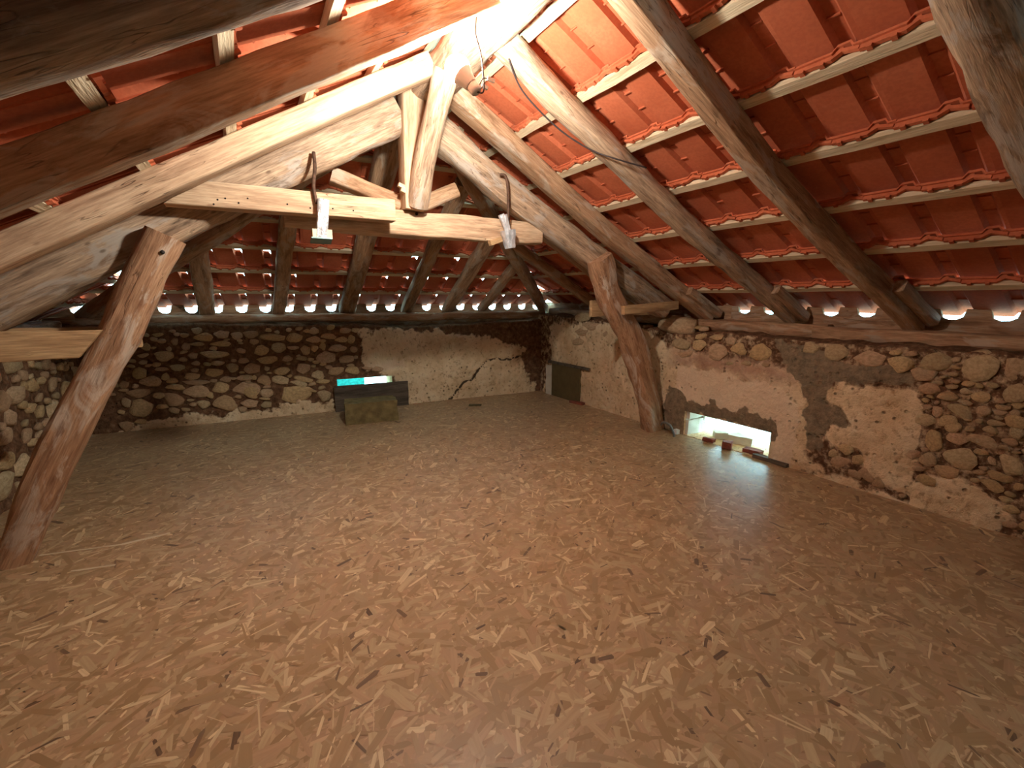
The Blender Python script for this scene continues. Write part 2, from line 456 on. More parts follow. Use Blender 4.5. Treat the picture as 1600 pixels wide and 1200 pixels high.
def build_wall(name, label, org, udir, ndir, ulen, top, hole, regions, thick=0.45, res=0.022, ur=None, cracks=(), jitter=1.0, base=0.0):
    """rubble wall: front face, lumpy top and outer face in one mesh. ndir points into the room"""
    org, ud, nd = np.array(org, float), np.array(udir, float), np.array(ndir, float)
    us = list(np.arange(0, ulen, res))+[ulen]
    if ur:  # coarse columns where nothing is seen
        us = [u for u in us if ur[0] <= u <= ur[1]]+list(np.arange(0, ur[0], 0.12))+list(np.arange(ur[1], ulen, 0.12))+[ulen]
    zs = list(np.arange(-0.03, 1.0, res))+[1.0]
    if hole:
        us = sorted(us+[hole[0], hole[1]]); zs = sorted(zs+[hole[2], hole[3]])
    us = np.array(sorted(set(np.round(us, 5)))); zs = np.array(sorted(set(np.round(zs, 5))))
    nu, nz = len(us), len(zs)
    tz = np.array([top(u) for u in us])
    Uf, Zf = np.meshgrid(us, zs, indexing='ij')
    Zc = np.where(Zf < 0.55, Zf, 0.55+(Zf-0.55)/0.45*(tz[:, None]-0.55))
    P = org+Uf[..., None]*ud+Zc[..., None]*np.array([0, 0, 1.0])
    Pf = P.reshape(-1, 3); px = to_px(Pf)
    A = {k: np.zeros(len(Pf)) for k in ('lime', 'smooth', 'cement', 'dirt', 'crack')}
    A['lime'] += base
    jit = np.stack([vnoise(Pf, 9.0, 7.7)*9+vnoise(Pf, 27.0, 2.2)*5, vnoise(Pf, 9.0, 3.9)*9+vnoise(Pf, 27.0, 5.5)*5], -1)
    px0 = px+jit*0.35; px = px+jit*jitter
    for k, soft, poly in regions:
        A[k] = np.maximum(A[k], np.clip(0.5+poly_sd(px, poly)/soft*0.5, 0, 1))
    for pl in cracks:
        A['crack'] = np.maximum(A['crack'], np.clip(1.1-line_d(px0, pl)/2.6, 0, 1))
    raised = np.maximum(np.maximum(A['lime'], A['cement']), np.maximum(A['smooth'], A['dirt']))
    n1 = vnoise(Pf, 6.0, 1.3); n2 = vnoise(Pf, 19.0, 4.1)
    disp = 0.022*np.clip(raised*1.6-0.3, 0, 1)-0.012+(0.014*n1+0.012*n2)*(1-0.8*A['smooth'])-0.02*(A['crack'] > 0.5)
    if hole:
        dh = np.maximum(np.maximum(hole[0]-Uf, Uf-hole[1]), np.maximum(hole[2]-Zc, Zc-hole[3])).reshape(-1)
        disp *= np.clip(dh/0.04, 0, 1)
    Pf = Pf+disp[:, None]*nd
    V = [tuple(p) for p in Pf]; idx = np.arange(nu*nz).reshape(nu, nz)
    Fc = []
    for i in range(nu-1):
        uc = (us[i]+us[i+1])/2
        for j in range(nz-1):
            zc = (zs[j]+zs[j+1])/2
            if hole and hole[0] < uc < hole[1] and hole[2] < zc < hole[3]: continue
            Fc.append((idx[i, j], idx[i+1, j], idx[i+1, j+1], idx[i, j+1]))
    # top and outer face
    prev = idx[:, -1]; extra = []
    for k, (dep, dz) in enumerate(((0.05, 0.012), (0.14, 0.02), (0.24, 0.01), (0.34, 0.0), (thick, -0.02), (thick, -0.5), (thick, -1.25))):
        row = []
        for i in range(nu):
            b = org+us[i]*ud-nd*dep; z = tz[i]+dz
            if dz > -0.1: z += 0.03*noise.noise(Vector((b[0]*7, b[1]*7, k)))
            row.append(len(V)); V.append((b[0], b[1], z))
        for i in range(nu-1):
            uc = (us[i]+us[i+1])/2
            if hole and dz < -0.3 and hole[0]-0.1 < uc < hole[1]+0.1: continue
            Fc.append((prev[i], prev[i+1], row[i+1], row[i]))
        prev = np.array(row)
    if hole:
        # outer face round the opening, and the reveal
        h0, h1, z0, z1 = hole
        def pt(u, d, z): return tuple(org+u*ud-nd*d+np.array([0, 0, z]))
        iA = [i for i in range(nu) if us[i] <= h0-0.1+1e-6]
        u0 = us[max(iA)] if iA else 0; u1 = us[min([i for i in range(nu) if us[i] >= h1+0.1])]
        def quad(*q):
            b = len(V); V.extend(q); Fc.append((b, b+1, b+2, b+3))
        zt = min(top(u0), top(u1))-0.02
        quad(pt(u0, thick, -0.3), pt(h0, thick, -0.3), pt(h0, thick, zt), pt(u0, thick, zt))
        quad(pt(h1, thick, -0.3), pt(u1, thick, -0.3), pt(u1, thick, zt), pt(h1, thick, zt))
        quad(pt(h0, thick, z1), pt(h1, thick, z1), pt(h1, thick, zt), pt(h0, thick, zt))
        quad(pt(h0, thick, -0.3), pt(h1, thick, -0.3), pt(h1, thick, z0), pt(h0, thick, z0))
        quad(pt(h0, 0, z0), pt(h0, thick, z0), pt(h0, thick, z1), pt(h0, 0, z1))
        quad(pt(h1, 0, z0), pt(h1, 0, z1), pt(h1, thick, z1), pt(h1, thick, z0))
        quad(pt(h0, 0, z1), pt(h0, thick, z1), pt(h1, thick, z1), pt(h1, 0, z1))
        quad(pt(h0, 0, z0), pt(h1, 0, z0), pt(h1, thick, z0), pt(h0, thick, z0))
    me = mesh(name, V, Fc, 'wall', True)
    for k, a in A.items():
        at = me.attributes.new(k, 'FLOAT', 'POINT')
        full = np.zeros(len(V)); full[:len(a)] = a
        if k == 'lime' and hole: full[-32:] = 1.0
        at.data.foreach_set('value', full)
    return tag(link(name, me), label, kind='structure')

def lerp_top(pairs):
    xs = [p[0] for p in pairs]; ys = [p[1] for p in pairs]
    return lambda u: float(np.interp(u, xs, ys))+0.02*noise.noise(Vector((u*5, 3.3, 0)))

# right wall: u runs along +Y from the front
yR = lambda x, y: on_x(x, y, XW_R)
w0, w1 = yR(1203, 690).y, yR(1069, 660).y
RIGHT_HOLE = (w0-Y_FRONT, w1-Y_FRONT, 0.004, yR(1070, 642).z)
right_regions = [
    ('lime', 9, [(858, 545), (862, 505), (905, 505), (960, 505), (1012, 518), (1050, 545), (1120, 560), (1240, 578), (1268, 610), (1290, 625), (1262, 720), (1290, 735), (1240, 735), (1100, 720), (852, 640)]),
    ('lime', 8, [(1290, 608), (1310, 600), (1430, 612), (1443, 640), (1432, 700), (1420, 770), (1395, 765), (1355, 745), (1345, 700), (1320, 690), (1295, 690), (1300, 665), (1325, 660), (1320, 648), (1292, 625)]),
    ('lime', 8, [(1275, 735), (1320, 745), (1380, 770), (1420, 790), (1420, 755), (1440, 742), (1500, 752), (1560, 782), (1582, 812), (1540, 835), (1600, 870), (1420, 800), (1270, 745)]),
    ('smooth', 8, [(1058, 572), (1100, 577), (1160, 590), (1230, 603), (1250, 640), (1246, 700), (1235, 728), (1206, 722), (1213, 662), (1190, 648), (1110, 633), (1078, 626), (1062, 608)]),
    ('cement', 6, [(1045, 602), (1060, 606), (1080, 626), (1110, 632), (1190, 648), (1213, 660), (1213, 692), (1200, 690), (1196, 672), (1072, 643), (1068, 690), (1036, 680), (1036, 640)]),
    ('cement', 8, [(1205, 533), (1280, 545), (1340, 570), (1420, 575), (1425, 600), (1300, 598), (1292, 612), (1292, 625), (1322, 652), (1322, 666), (1296, 664), (1290, 690), (1280, 716), (1266, 700), (1256, 660), (1258, 612), (1240, 592)]),
    ('dirt', 16, [(1050, 548), (1100, 553), (1235, 575), (1240, 598), (1150, 585), (1055, 570)]),
]
WR = build_wall('wall_right', 'long low stone wall, patched with plaster and cement, with a small opening',
                (XW_R, Y_FRONT, 0), (0, 1, 0), (-1, 0, 0), 5.235-Y_FRONT+0.1,
                lerp_top([(0, 0.99), (3.3, 1.0), (4.4, 0.99), (5.0, 1.0), (5.6, 0.96), (5.9, 0.99), (6.9, 1.06), (8, 1.08)]), RIGHT_HOLE, right_regions, ur=(2.6, 7.94), base=0.43)

# back wall: u runs along eB from its left end
xb0 = -1.75
ob = Vector((xb0, DB-KB*xb0, 0))
onB = lambda x, y: on_plane(x, y, (KB, 1, 0), DB)
ubk = lambda p: (p-ob).dot(eB)
BACK_HOLE = (ubk(onB(527, 600)), ubk(onB(613, 600)), onB(527, 632).z, onB(570, 590).z)
back_regions = [
    ('lime', 8, [(562, 520), (592, 512), (640, 516), (680, 518), (760, 525), (812, 540), (822, 585), (836, 606), (840, 640), (640, 640), (618, 592), (600, 586), (565, 574)]),
    ('lime', 7, [(150, 705), (185, 672), (240, 655), (300, 648), (420, 642), (525, 640), (560, 670), (150, 720)]),
    ('lime', 6, [(440, 628), (525, 625), (528, 650), (440, 650)]),
    ('smooth', 14, [(564, 568), (640, 560), (600, 582)]),
]
WB = build_wall('wall_back', 'low end wall of rubble stone, cracked plaster on one half', ob, eB, -mB, (3.75-xb0)*kB,
                lerp_top([(0, 1.03), (1.2, 1.03), (2.6, 0.99), (3.6, 0.95), (4.6, 0.98), (6, 1.02)]), BACK_HOLE, back_regions, cracks=[[(700, 628), (712, 614), (722, 600), (742, 588), (748, 575), (760, 565), (772, 560), (786, 561), (800, 560), (814, 556)]])

# left wall and the wall behind the camera
WL = build_wall('wall_left', 'shadowed low rubble stone wall behind the leaning post', (XW_L, 5.9, 0), (0, -1, 0), (1, 0, 0), 5.9-Y_FRONT,
                lerp_top([(0, 1.03), (3, 1.0), (9, 1.0)]), None, [], ur=(0, 4.2))
def front_wall():
    pts = [(XW_L-0.5, -0.03), (XW_R+0.5, -0.03), (XW_R+0.5, zR(XW_R+0.5)), (XR, zR(XR)), (XW_L-0.5, zL(XW_L-0.5))]
    V = [(x, Y_FRONT, z) for x, z in pts]+[(x, Y_FRONT-0.4, z) for x, z in pts]
    Fc = [(0, 1, 2, 3, 4), (9, 8, 7, 6, 5)]+[(i, i+5, (i+1) % 5+5, (i+1) % 5) for i in range(5)]
    me = mesh('wall_front', V, Fc, 'wall')
    at = me.attributes.new('lime', 'FLOAT', 'POINT'); at.data.foreach_set('value', [1.0]*10)
    tag(link('wall_front', me), 'plain rendered gable wall', kind='structure')
front_wall()

# ------------------------------------------------------------------ stones set in the walls
def stone_mesh(seed):
    rs = random.Random(seed)
    bm_v, bm_f = [], []
    import bmesh
    bm = bmesh.new(); bmesh.ops.create_icosphere(bm, subdivisions=2, radius=1.0)
    cuts = [(Vector((math.cos(a), math.sin(a), rs.uniform(-0.3, 0.5))).normalized(), rs.uniform(0.58, 0.85)) for a in [i*6.283/6+rs.uniform(-0.4, 0.4) for i in range(6)]]+[(Vector((rs.uniform(-0.4, 0.4), rs.uniform(-0.4, 0.4), 1)).normalized(), rs.uniform(0.5, 0.7)) for _ in range(3)]
    for v in bm.verts:
        p = v.co.copy(); m = max(abs(p.x), abs(p.y), abs(p.z)); p = p*(0.65+0.35/m) if m > 0 else p
        for n, d in cuts:
            k = p.dot(n)
            if k > d: p -= n*(k-d)*0.95
        p *= 1+0.13*noise.noise(p*2.0+Vector((seed, 0, 0)))
        v.co = p
    me = bpy.data.meshes.new('stone'); bm.to_mesh(me); bm.free()
    me.polygons.foreach_set('use_smooth', [True]*len(me.polygons))
    me.materials.append(M['stone']); me.update(); return me
STONES = [stone_mesh(i) for i in range(14)]
RS = random.Random(11)
def put_stone(wall, c, e1, e2, nrm, depth=None, proud=0.012):
    """c on the wall face, e1/e2 half axes, nrm into the room"""
    a, b = e1.length, e2.length
    d = depth or min(0.05, 0.55*min(a, b)+0.012)
    x = e1.normalized(); z = nrm.normalized(); y = z.cross(x).normalized(); x = y.cross(z)
    mw = Matrix.Identity(4); cc = c+z*(proud-d*0.45)
    for i in range(3): mw[i][0], mw[i][1], mw[i][2], mw[i][3] = x[i]*a*1.22, y[i]*b*1.24, z[i]*d, cc[i]
    return link('stone', RS.choice(STONES), mw, wall)
def px_stones(wall, lst, ox, oy, sc, plane, nrm, used):
    for it in lst:
        cx, cy, w, h = it[:4]; r = math.radians(it[4]) if len(it) > 4 else 0
        x, y = ox+cx/sc, oy+cy/sc; w, h = w/sc/2, h/sc/2
        c = plane(x, y); e1 = plane(x+w*math.cos(r), y+w*math.sin(r))-c; e2 = plane(x+h*math.sin(r), y-h*math.cos(r))-c
        put_stone(wall, c, e1, e2, nrm); used.append((c, max(e1.length, 0.02), max(e2.length, 0.02)))
usedB, usedR, usedL = [], [], []
px_stones(WB, [(920,180,190,90),(1110,150,170,90),(1270,165,120,80),(620,225,80,80),(735,275,90,70),(850,250,160,40),(1100,248,200,60),(510,375,190,110),(810,370,110,70),(1040,360,290,80),(1310,320,90,60),(1335,420,110,60),(290,440,90,40),(650,495,150,70),(840,450,90,50),(1075,450,150,50),(1225,500,130,100),(250,550,150,110),(480,510,140,40),(1020,545,190,90),(370,640,220,110),(520,590,80,70),(590,630,120,60),(790,585,170,80),(850,650,270,50),(1340,600,160,50),(1150,620,120,60),(210,690,80,50),(630,700,200,60),(250,765,250,100,-8),(450,785,140,60),(845,745,260,130),(1105,705,200,120),(1370,720,290,140),(610,835,230,140,15),(280,920,270,190),(490,900,130,50),(920,880,140,90),(1150,870,250,160),(1400,870,190,90),(1330,930,90,60),(780,835,80,30),(990,785,70,70),(1280,800,70,40),(110,860,100,110),(60,960,80,50),(120,1110,160,110),(270,1060,130,50),(90,670,100,70),(320,280,100,80),(480,220,110,50),(560,300,60,50),(720,160,100,50),(640,150,70,40),(400,200,80,50)], 180, 500, 6.667, onB, -mB, usedB)
px_stones(WB, [(80,150,150,80),(300,180,250,80),(545,185,180,100),(735,110,100,70),(730,205,140,70),(890,170,160,60),(1070,110,130,60),(1170,105,90,50),(1020,205,120,60),(1130,200,90,90),(190,310,150,110),(365,285,160,100),(520,290,120,40),(650,310,110,110),(740,295,80,70),(825,275,70,80),(980,290,190,70),(1150,310,80,60),(860,385,200,110),(1070,410,150,90,-15),(260,415,210,80,-6),(460,400,110,60),(610,400,110,50),(700,410,70,40),(760,440,80,40),(90,500,170,100),(245,505,60,50),(400,530,170,80,-10),(620,500,150,110),(730,480,60,30),(830,455,70,40),(890,490,80,40),(960,530,170,90,-8),(1140,525,150,90),(1290,500,110,40),(1410,510,140,60),(780,575,130,100),(620,615,190,60,8),(380,625,170,100),(220,630,140,110),(110,600,60,50),(40,600,120,60),(580,660,180,60,12),(80,730,190,150,-8),(240,760,150,90),(540,770,330,190,-5),(850,790,150,120),(115,805,80,30),(220,820,110,30),(240,880,110,60),(840,640,150,50)], 380, 500, 6.667, onB, -mB, usedB)
nRw = Vector((-1, 0, 0))
px_stones(WR, [(500,350,420,230),(1030,430,480,400,20),(1470,440,300,300),(650,790,260,110,12),(1050,800,280,150,10),(820,980,360,170,25),(1090,970,220,120,10),(1500,740,300,250,15),(510,870,80,50),(1500,1000,150,80,20),(1480,1110,280,200),(650,1110,250,150,-15),(510,980,150,150)], 1400, 520, 8, yR, nRw, usedR)
px_stones(WR, [(890,70,150,80,10),(820,175,330,120,15),(1070,180,160,70,15),(350,160,160,190),(600,335,330,200,18),(800,275,150,60,15),(1090,400,260,220,-10),(490,460,270,120,12),(900,360,80,90),(300,350,160,130),(150,290,180,100,15),(280,540,190,100,10),(900,590,250,100,28),(1150,600,100,60),(450,590,130,90),(530,40,180,100),(700,60,120,60),(1130,90,150,120)], 1400, 660, 6, yR, nRw, usedR)
px_stones(WR, [(350,205,160,70,-10),(335,310,190,130,-10),(560,395,260,200),(730,260,140,120),(840,360,200,160),(1110,390,270,220,5),(560,215,180,80),(110,290,230,120,12),(150,430,240,90,-10),(400,110,110,60),(930,540,110,60),(1170,560,100,60),(720,540,90,50)], 1050, 500, 8, yR, nRw, usedR)
px_stones(WR, [(420,600,170,100),(640,640,220,110),(830,680,170,110),(270,575,130,80)], 1200, 400, 4, yR, nRw, usedR)
px_stones(WR, [(490,410,100,70),(440,480,130,70,10),(625,565,120,95,20),(560,470,80,60),(540,560,100,50,20),(690,620,80,60),(410,430,60,50),(720,590,90,60,10)], 1200, 600, 4, yR, nRw, usedR)
px_stones(WR, [(60,90,150,80),(150,180,180,80),(300,250,120,60),(60,230,140,80),(30,320,120,70)], 900, 480, 6, yR, nRw, usedR)
# stones nobody listed: fill by dart throwing
def fill(wall, used, org, ud, nrm, u0, u1, z0, z1, n, smin, smax, avoid=None):
    k = 0
    for _ in range(n*30):
        if k >= n: break
        a = RS.uniform(smin, smax); b = a*RS.uniform(0.45, 0.8)
        c = Vector(org)+Vector(ud)*RS.uniform(u0, u1)+Vector((0, 0, RS.uniform(z0, z1)))
        if avoid and avoid(c): continue
        ok = True
        for (p, A, B) in used:
            if abs((c-p).dot(Vector(ud))) < 0.86*(a+A) and abs(c.z-p.z) < 0.86*(b+B): ok = False; break
        if not ok: continue
        r = RS.uniform(-0.25, 0.25); U = Vector(ud); Z = Vector((0, 0, 1))
        put_stone(wall, c, (U*math.cos(r)+Z*math.sin(r))*a, (Z*math.cos(r)-U*math.sin(r))*b, nrm)
        used.append((c, a, b)); k += 1
def px_of(c):
    return to_px(np.array([[c.x, c.y, c.z]]))
lime_back = [r[2] for r in back_regions if r[0] in ('lime', 'smooth', 'dirt')]
def avoid_back(c):
    p = px_of(c); u = ubk(c)
    return any(poly_sd(p, q)[0] > -8 for q in lime_back) or (BACK_HOLE[0]-0.06 < u < BACK_HOLE[1]+0.06 and BACK_HOLE[2]-0.1 < c.z < BACK_HOLE[3]+0.05)
lime_right = [r[2] for r in right_regions]
def avoid_right(c):
    p = px_of(c)
    return any(poly_sd(p, q)[0] > -6 for q in lime_right)
uL = lambda y: 5.9-y
fill(WL, usedL, (XW_L, 5.9, 0), (0, -1, 0), Vector((1, 0, 0)), uL(5.55), uL(2.6), 0.04, 0.96, 40, 0.08, 0.15)
fill(WL, usedL, (XW_L, 5.9, 0), (0, -1, 0), Vector((1, 0, 0)), uL(5.6), uL(2.6), 0.03, 0.98, 90, 0.035, 0.08)
fill(WB, usedB, ob, eB, -mB, ubk(onB(170, 600)), ubk(onB(560, 600)), 0.06, 0.98, 60, 0.022, 0.05, avoid_back)
fill(WR, usedR, (XW_R, Y_FRONT, 0), (0, 1, 0), nRw, 0.4-Y_FRONT, 1.25-Y_FRONT, 0.03, 0.97, 40, 0.03, 0.10, avoid_right)
fill(WR, usedR, (XW_R, Y_FRONT, 0), (0, 1, 0), nRw, -0.8-Y_FRONT, 0.5-Y_FRONT, 0.03, 0.97, 50, 0.05, 0.14, avoid_right)
fill(WR, usedR, (XW_R, Y_FRONT, 0), (0, 1, 0), nRw, 0.4-Y_FRONT, 1.3-Y_FRONT, 0.03, 0.97, 60, 0.018, 0.035, avoid_right)

# ------------------------------------------------------------------ roof: tiles and battens
PITCH_T = 0.236
def tile_mesh(name, gauge, gap=False):
    p, th = PITCH_T, 0.012
    prof = [(-0.004, 0.0), (0.140, 0.0), (0.152, 0.026), (0.196, 0.026), (0.212, 0.002), (0.240, 0.002)]
    v0, v1 = -0.055, gauge+0.035
    vs = [v0, 0.09, 0.17, v1]
    V, Fc = [], []
    lift = lambda v: 0.075*v
    for s in (0, 1):
        for v in vs:
            for (u, n) in prof: V.append((u, v, n+lift(v)+s*th+(0.003 if s == 0 and u > 0.2 else 0)))
    K = len(prof); T = K*len(vs)
    for i in range(len(vs)-1):
        for j in range(K-1):
            if gap and i == 1 and j in (2, 3): continue
            a = i*K+j
            Fc.append((a, a+K, a+K+1, a+1)); Fc.append((T+a, T+a+1, T+a+K+1, T+a+K))
    for j in range(K-1):
        Fc.append((j, j+1, T+j+1, T+j)); e = (len(vs)-1)*K+j; Fc.append((e, T+e, T+e+1, e+1))
    for i in range(len(vs)-1):
        a = i*K; Fc.append((a, T+a, T+a+K, a+K)); b = a+K-1; Fc.append((b, b+K, T+b+K, T+b))
    def bx(u0, u1, w0, w1, n0, n1, slant=0.0):
        b = len(V)
        for u in (u0, u1):
            for v in (w0, w1):
                for n in (n0, n1): V.append((u, v, n+(slant if u == u1 else 0)+lift(v)))
        Fc.extend([(b, b+1, b+3, b+2), (b+4, b+6, b+7, b+5), (b, b+4, b+5, b+1), (b+2, b+3, b+7, b+6), (b, b+2, b+6, b+4), (b+1, b+5, b+7, b+3)])
    # hooking rib on the upslope side of the batten, its peak in the channel, and two nubs
    bx(0.0, 0.142, -0.046, -0.030, -0.020, 0.001)
    bx(0.142, 0.172, -0.046, -0.030, -0.018, 0.012, 0.022)
    bx(0.172, 0.232, -0.046, -0.030, 0.004, 0.02, -0.018)
    for u in (0.025, 0.10): bx(u, u+0.018, -0.050, -0.028, -0.030, -0.018)
    for v in (0.13, 0.25): bx(0.150, 0.198, v, v+0.006, 0.017, 0.027)
    return mesh(name, V, Fc, 'tile')
def axes(u, v, n, o):
    m = Matrix.Identity(4)
    for i in range(3): m[i][0], m[i][1], m[i][2], m[i][3] = u[i], v[i], n[i], o[i]
    return m
BT, BW = 0.028, 0.050        # batten thickness and width
CR = root('ceiling_right', (3.9, 2.0, 1.15), label='sloping underside of terracotta tiles over the right wall', kind='structure')
CL_ = root('ceiling_left', (-1.6, 2.0, 1.15), label='sloping underside of terracotta tiles over the left wall', kind='structure')
CB = root('ceiling_back', (1.1, 5.9, 1.15), label='hipped end slope of terracotta tiles with daylight between them', kind='structure')

def batten(parent, a, b, n, seed):
    m4 = frame(a, b-a, n); L = (b-a).length
    me = batten.cache.get(round(L, 2))
    if me is None:
        V, Fc = [], []; ns = max(2, int(L/0.25)); rs = random.Random(int(L*100))
        for i in range(ns+1):
            x = L*i/ns; dy, dz = rs.uniform(-0.004, 0.004), rs.uniform(-0.003, 0.003)
            for y, z in ((-BW/2, 0), (BW/2, 0), (BW/2, BT), (-BW/2, BT)): V.append((x, y+dy, z+dz))
        for i in range(ns):
            for j in range(4):
                A = i*4+j; B = i*4+(j+1) % 4; Fc.append((A, B, B+4, A+4))
        Fc += [(3, 2, 1, 0), tuple(range(ns*4, ns*4+4))]
        me = mesh('batten', V, Fc, 'batten'); batten.cache[round(L, 2)] = me
    return link('batten', me, m4, parent)
batten.cache = {}

Y_END = Y_FRONT-0.1
# right slope
BX_R = [3.573-0.3685*k for k in range(7)]
gR = 0.3685/cR
tR = tile_mesh('tile', gR)
rs_t = random.Random(3)
for k, X in enumerate(BX_R):
    P = Vector((X, 0, zR(X)))
    # back end of this course: the hip
    yh = (AB-AR+sR*X)/sB-KB*X
    batten(CR, Vector((X, Y_END, zR(X))), Vector((X, min(yh+0.1, 6.0), zR(X))), nR, k)
    y = 1.65 % PITCH_T
    j = int((Y_END-1.67)/PITCH_T)
    while True:
        y = 1.67+j*PITCH_T; j += 1
        if y > min(yh+0.35, 6.1): break
        if y < Y_END: continue
        o = Vector((X+rs_t.uniform(-.004, .004), y+rs_t.uniform(-.003, .003), zR(X)))+nR*(BT+0.002)
        link('tile', tR, axes(Vector((0, -1, 0)), dR, nR, o), CR)
# top course reaching the ridge
# left slope
BX_L = [1.065-0.345*k for k in range(8)]
gL = 0.345/cL
tL = tile_mesh('tile', gL)
for k, X in enumerate(BX_L):
    yh = (AB-AL-sL*X)/sB-KB*X
    batten(CL_, Vector((X, Y_END, zL(X))), Vector((X, min(yh+0.1, 6.0), zL(X))), nL, k+10)
    j = int((Y_END-1.6)/PITCH_T)
    while True:
        y = 1.6+j*PITCH_T; j += 1
        if y > min(yh+0.2, 6.1): break
        if y < Y_END: continue
        o = Vector((X+rs_t.uniform(-.004, .004), y, zL(X)))+nL*(BT+0.002)
        link('tile', tL, axes(Vector((0, 1, 0)), dL, nL, o), CL_)
# back slope
BD = [5.62-0.352*k for k in range(8)]
gB = 0.352/kB/cB
tBm, tBg = tile_mesh('tile', gB), tile_mesh('tile', gB, True)
X_SPOT = 0.218
for k, D in enumerate(BD):
    z = H+AB-sB*D
    xr = (AR-(z-H))/sR; xl = ((z-H)-AL)/sL
    base = lambda X: Vector((X, D-KB*X, z))
    if xr-xl > 0.2:
        batten(CB, base(max(xl-0.1, -1.6)), base(min(xr+0.1, 3.9)), nB, k+30)
    j = int((xl-0.2-X_SPOT)/PITCH_T)-1
    while True:
        x = X_SPOT+j*PITCH_T-0.17; j += 1
        if x > xr+0.1: break
        if x < xl-0.3: continue
        o = base(x)+nB*(BT+0.002)
        g = (k < 4) and rs_t.random() < (0.9 if k == 0 else 0.6 if k < 3 else 0.4)
        link('tile', tBg if g else tBm, axes(eB, dB, nB, o), CB)
# scalloped boards closing the eaves: daylight shows through the notches
def eave_board(parent, a, b, first, zlow, znot, ztop):
    d = (b-a); L = d.length; m4 = frame(a, d, (0, 0, 1)); V, Fc = [], []
    xs = []
    x = first-PITCH_T*int(first/PITCH_T+2) if first < 90 else L+1
    prof = [(0.0, ztop)]
    while x < L:
        for t, f in ((-0.062, 0), (-0.050, 0.55), (-0.02, 0.95), (0.02, 1.0), (0.05, 0.7), (0.066, 0)):
            if 0.01 < x+t < L-0.01: prof.append((x+t, ztop-(ztop-znot)*(1 if f > 0 else 0)*(0.35+0.65*f) if f > 0 else ztop))
        x += PITCH_T
    prof.append((L, ztop))
    n = len(prof)
    for y in (-0.012, 0.012):
        for px, pz in prof: V.append((px, y, zlow)); V.append((px, y, pz))
    T = 2*n
    for i in range(n-1):
        A = 2*i
        Fc += [(A, A+2, A+3, A+1), (T+A, T+A+1, T+A+3, T+A+2), (A+1, A+3, T+A+3, T+A+1), (A, T+A, T+A+2, A+2)]
    Fc += [(0, 1, T+1, T), (2*n-2, T+2*n-2, T+2*n-1, 2*n-1)]
    o = link('eave_board', mesh('eave_board', V, Fc, 'old_wood'), m4, parent)
    return o
XE = 3.93
eave_board(CR, Vector((XE, Y_END, 0)), Vector((XE, 2.62, 0)), 1.55-Y_END, 0.9, 1.165, zR(XE)+0.075)
eave_board(CR, Vector((XE, 2.62, 0)), Vector((XE, 5.75, 0)), 99, 0.9, 1.165, zR(XE)+0.085)
DE = 5.99
eave_board(CB, Vector((-1.75, DE+1.75*KB, 0)), Vector((3.95, DE-3.95*KB, 0)), 1.75+0.218, 0.9, 1.142, H+AB-sB*DE+0.075)
XEL = 2*XR-3.98
eave_board(CL_, Vector((XEL, Y_END, 0)), Vector((XEL, 6.1, 0)), 1.5-Y_END, 0.9, 1.17, zL(XEL)+0.075)

# ------------------------------------------------------------------ rafters, ridge, plates
def rafter_R(pts_xy, w, h, mat, label, seed, **kw):
    P = [Vector((x, y, zR(x))) for x, y in pts_xy]
    o = beam('rafter', P, w, h, mat, up=nR, seed=seed, anchor=-0.5, **kw)
    return tag(o, label, 'rafter', kw.get('group'))
def rafter_L(pts_xy, w, h, mat, label, seed, **kw):
    P = [Vector((x, y, zL(x))) for x, y in pts_xy]
    return tag(beam('rafter', P, w, h, mat, up=nL, seed=seed, anchor=-0.5, **kw), label, 'rafter')
rafter_R([(1.22, 2.93), (2.7, 2.925), (3.4, 2.87), (3.86, 2.80)], 0.14, 0.115, 'old_wood', 'straight sawn rafter beside the truss, running down to the large stone', 1, rnd=0.1, rough=0.003)
rafter_R([(1.24, 2.235), (1.8, 2.235), (2.5, 2.19), (3.86, 2.03)], 0.135, 0.12, 'log', 'bowed rough rafter with the dark cable draped across it', 2, rnd=0.35, rough=0.009, wav=0.02)
rafter_R([(1.24, 1.52), (2.4, 1.475), (3.0, 1.40), (3.88, 1.235)], 0.10, 0.125, 'old_wood', 'squared rafter with dark side face above the opening and cement patch', 3, rnd=0.12, rough=0.004)
rafter_R([(1.24, 0.66), (2.0, 0.615), (2.76, 0.52), (3.88, 0.33)], 0.19, 0.15, 'log', 'thick waney log rafter above the bare stone wall', 4, rnd=0.45, rough=0.014, wav=0.03)
rafter_L([(1.00, 2.68), (-1.54, 2.70)], 0.12, 0.115, 'pale_beam', 'pale knotty rafter just in front of the truss on the bulb side', 5, rnd=0.1, rough=0.004)
rafter_L([(1.10, 1.915), (-1.54, 1.915)], 0.08, 0.14, 'old_wood', 'deep split rafter whose underside the bulb lights, wire stapled at its top', 6, rnd=0.08, rough=0.003)
rafter_L([(1.03, 1.285), (-1.54, 1.285)], 0.145, 0.14, 'log', 'round-edged dark rafter nearest the gable wall', 7, rnd=0.4, rough=0.010)
rafter_L([(0.60, 3.58), (-1.54, 3.62)], 0.11, 0.11, 'old_wood', 'rafter half hidden behind the long slope of the truss timber', 8, rnd=0.2)
rafter_R([(1.68, 3.62), (3.86, 3.62)], 0.12, 0.11, 'old_wood', 'rafter just behind the truss, over the closed hatch', 9, rnd=0.2)
rafter_R([(2.40, 4.32), (3.86, 4.28)], 0.11, 0.10, 'old_wood', 'short jack rafter meeting the hip near the wall corner', 10, rnd=0.2)
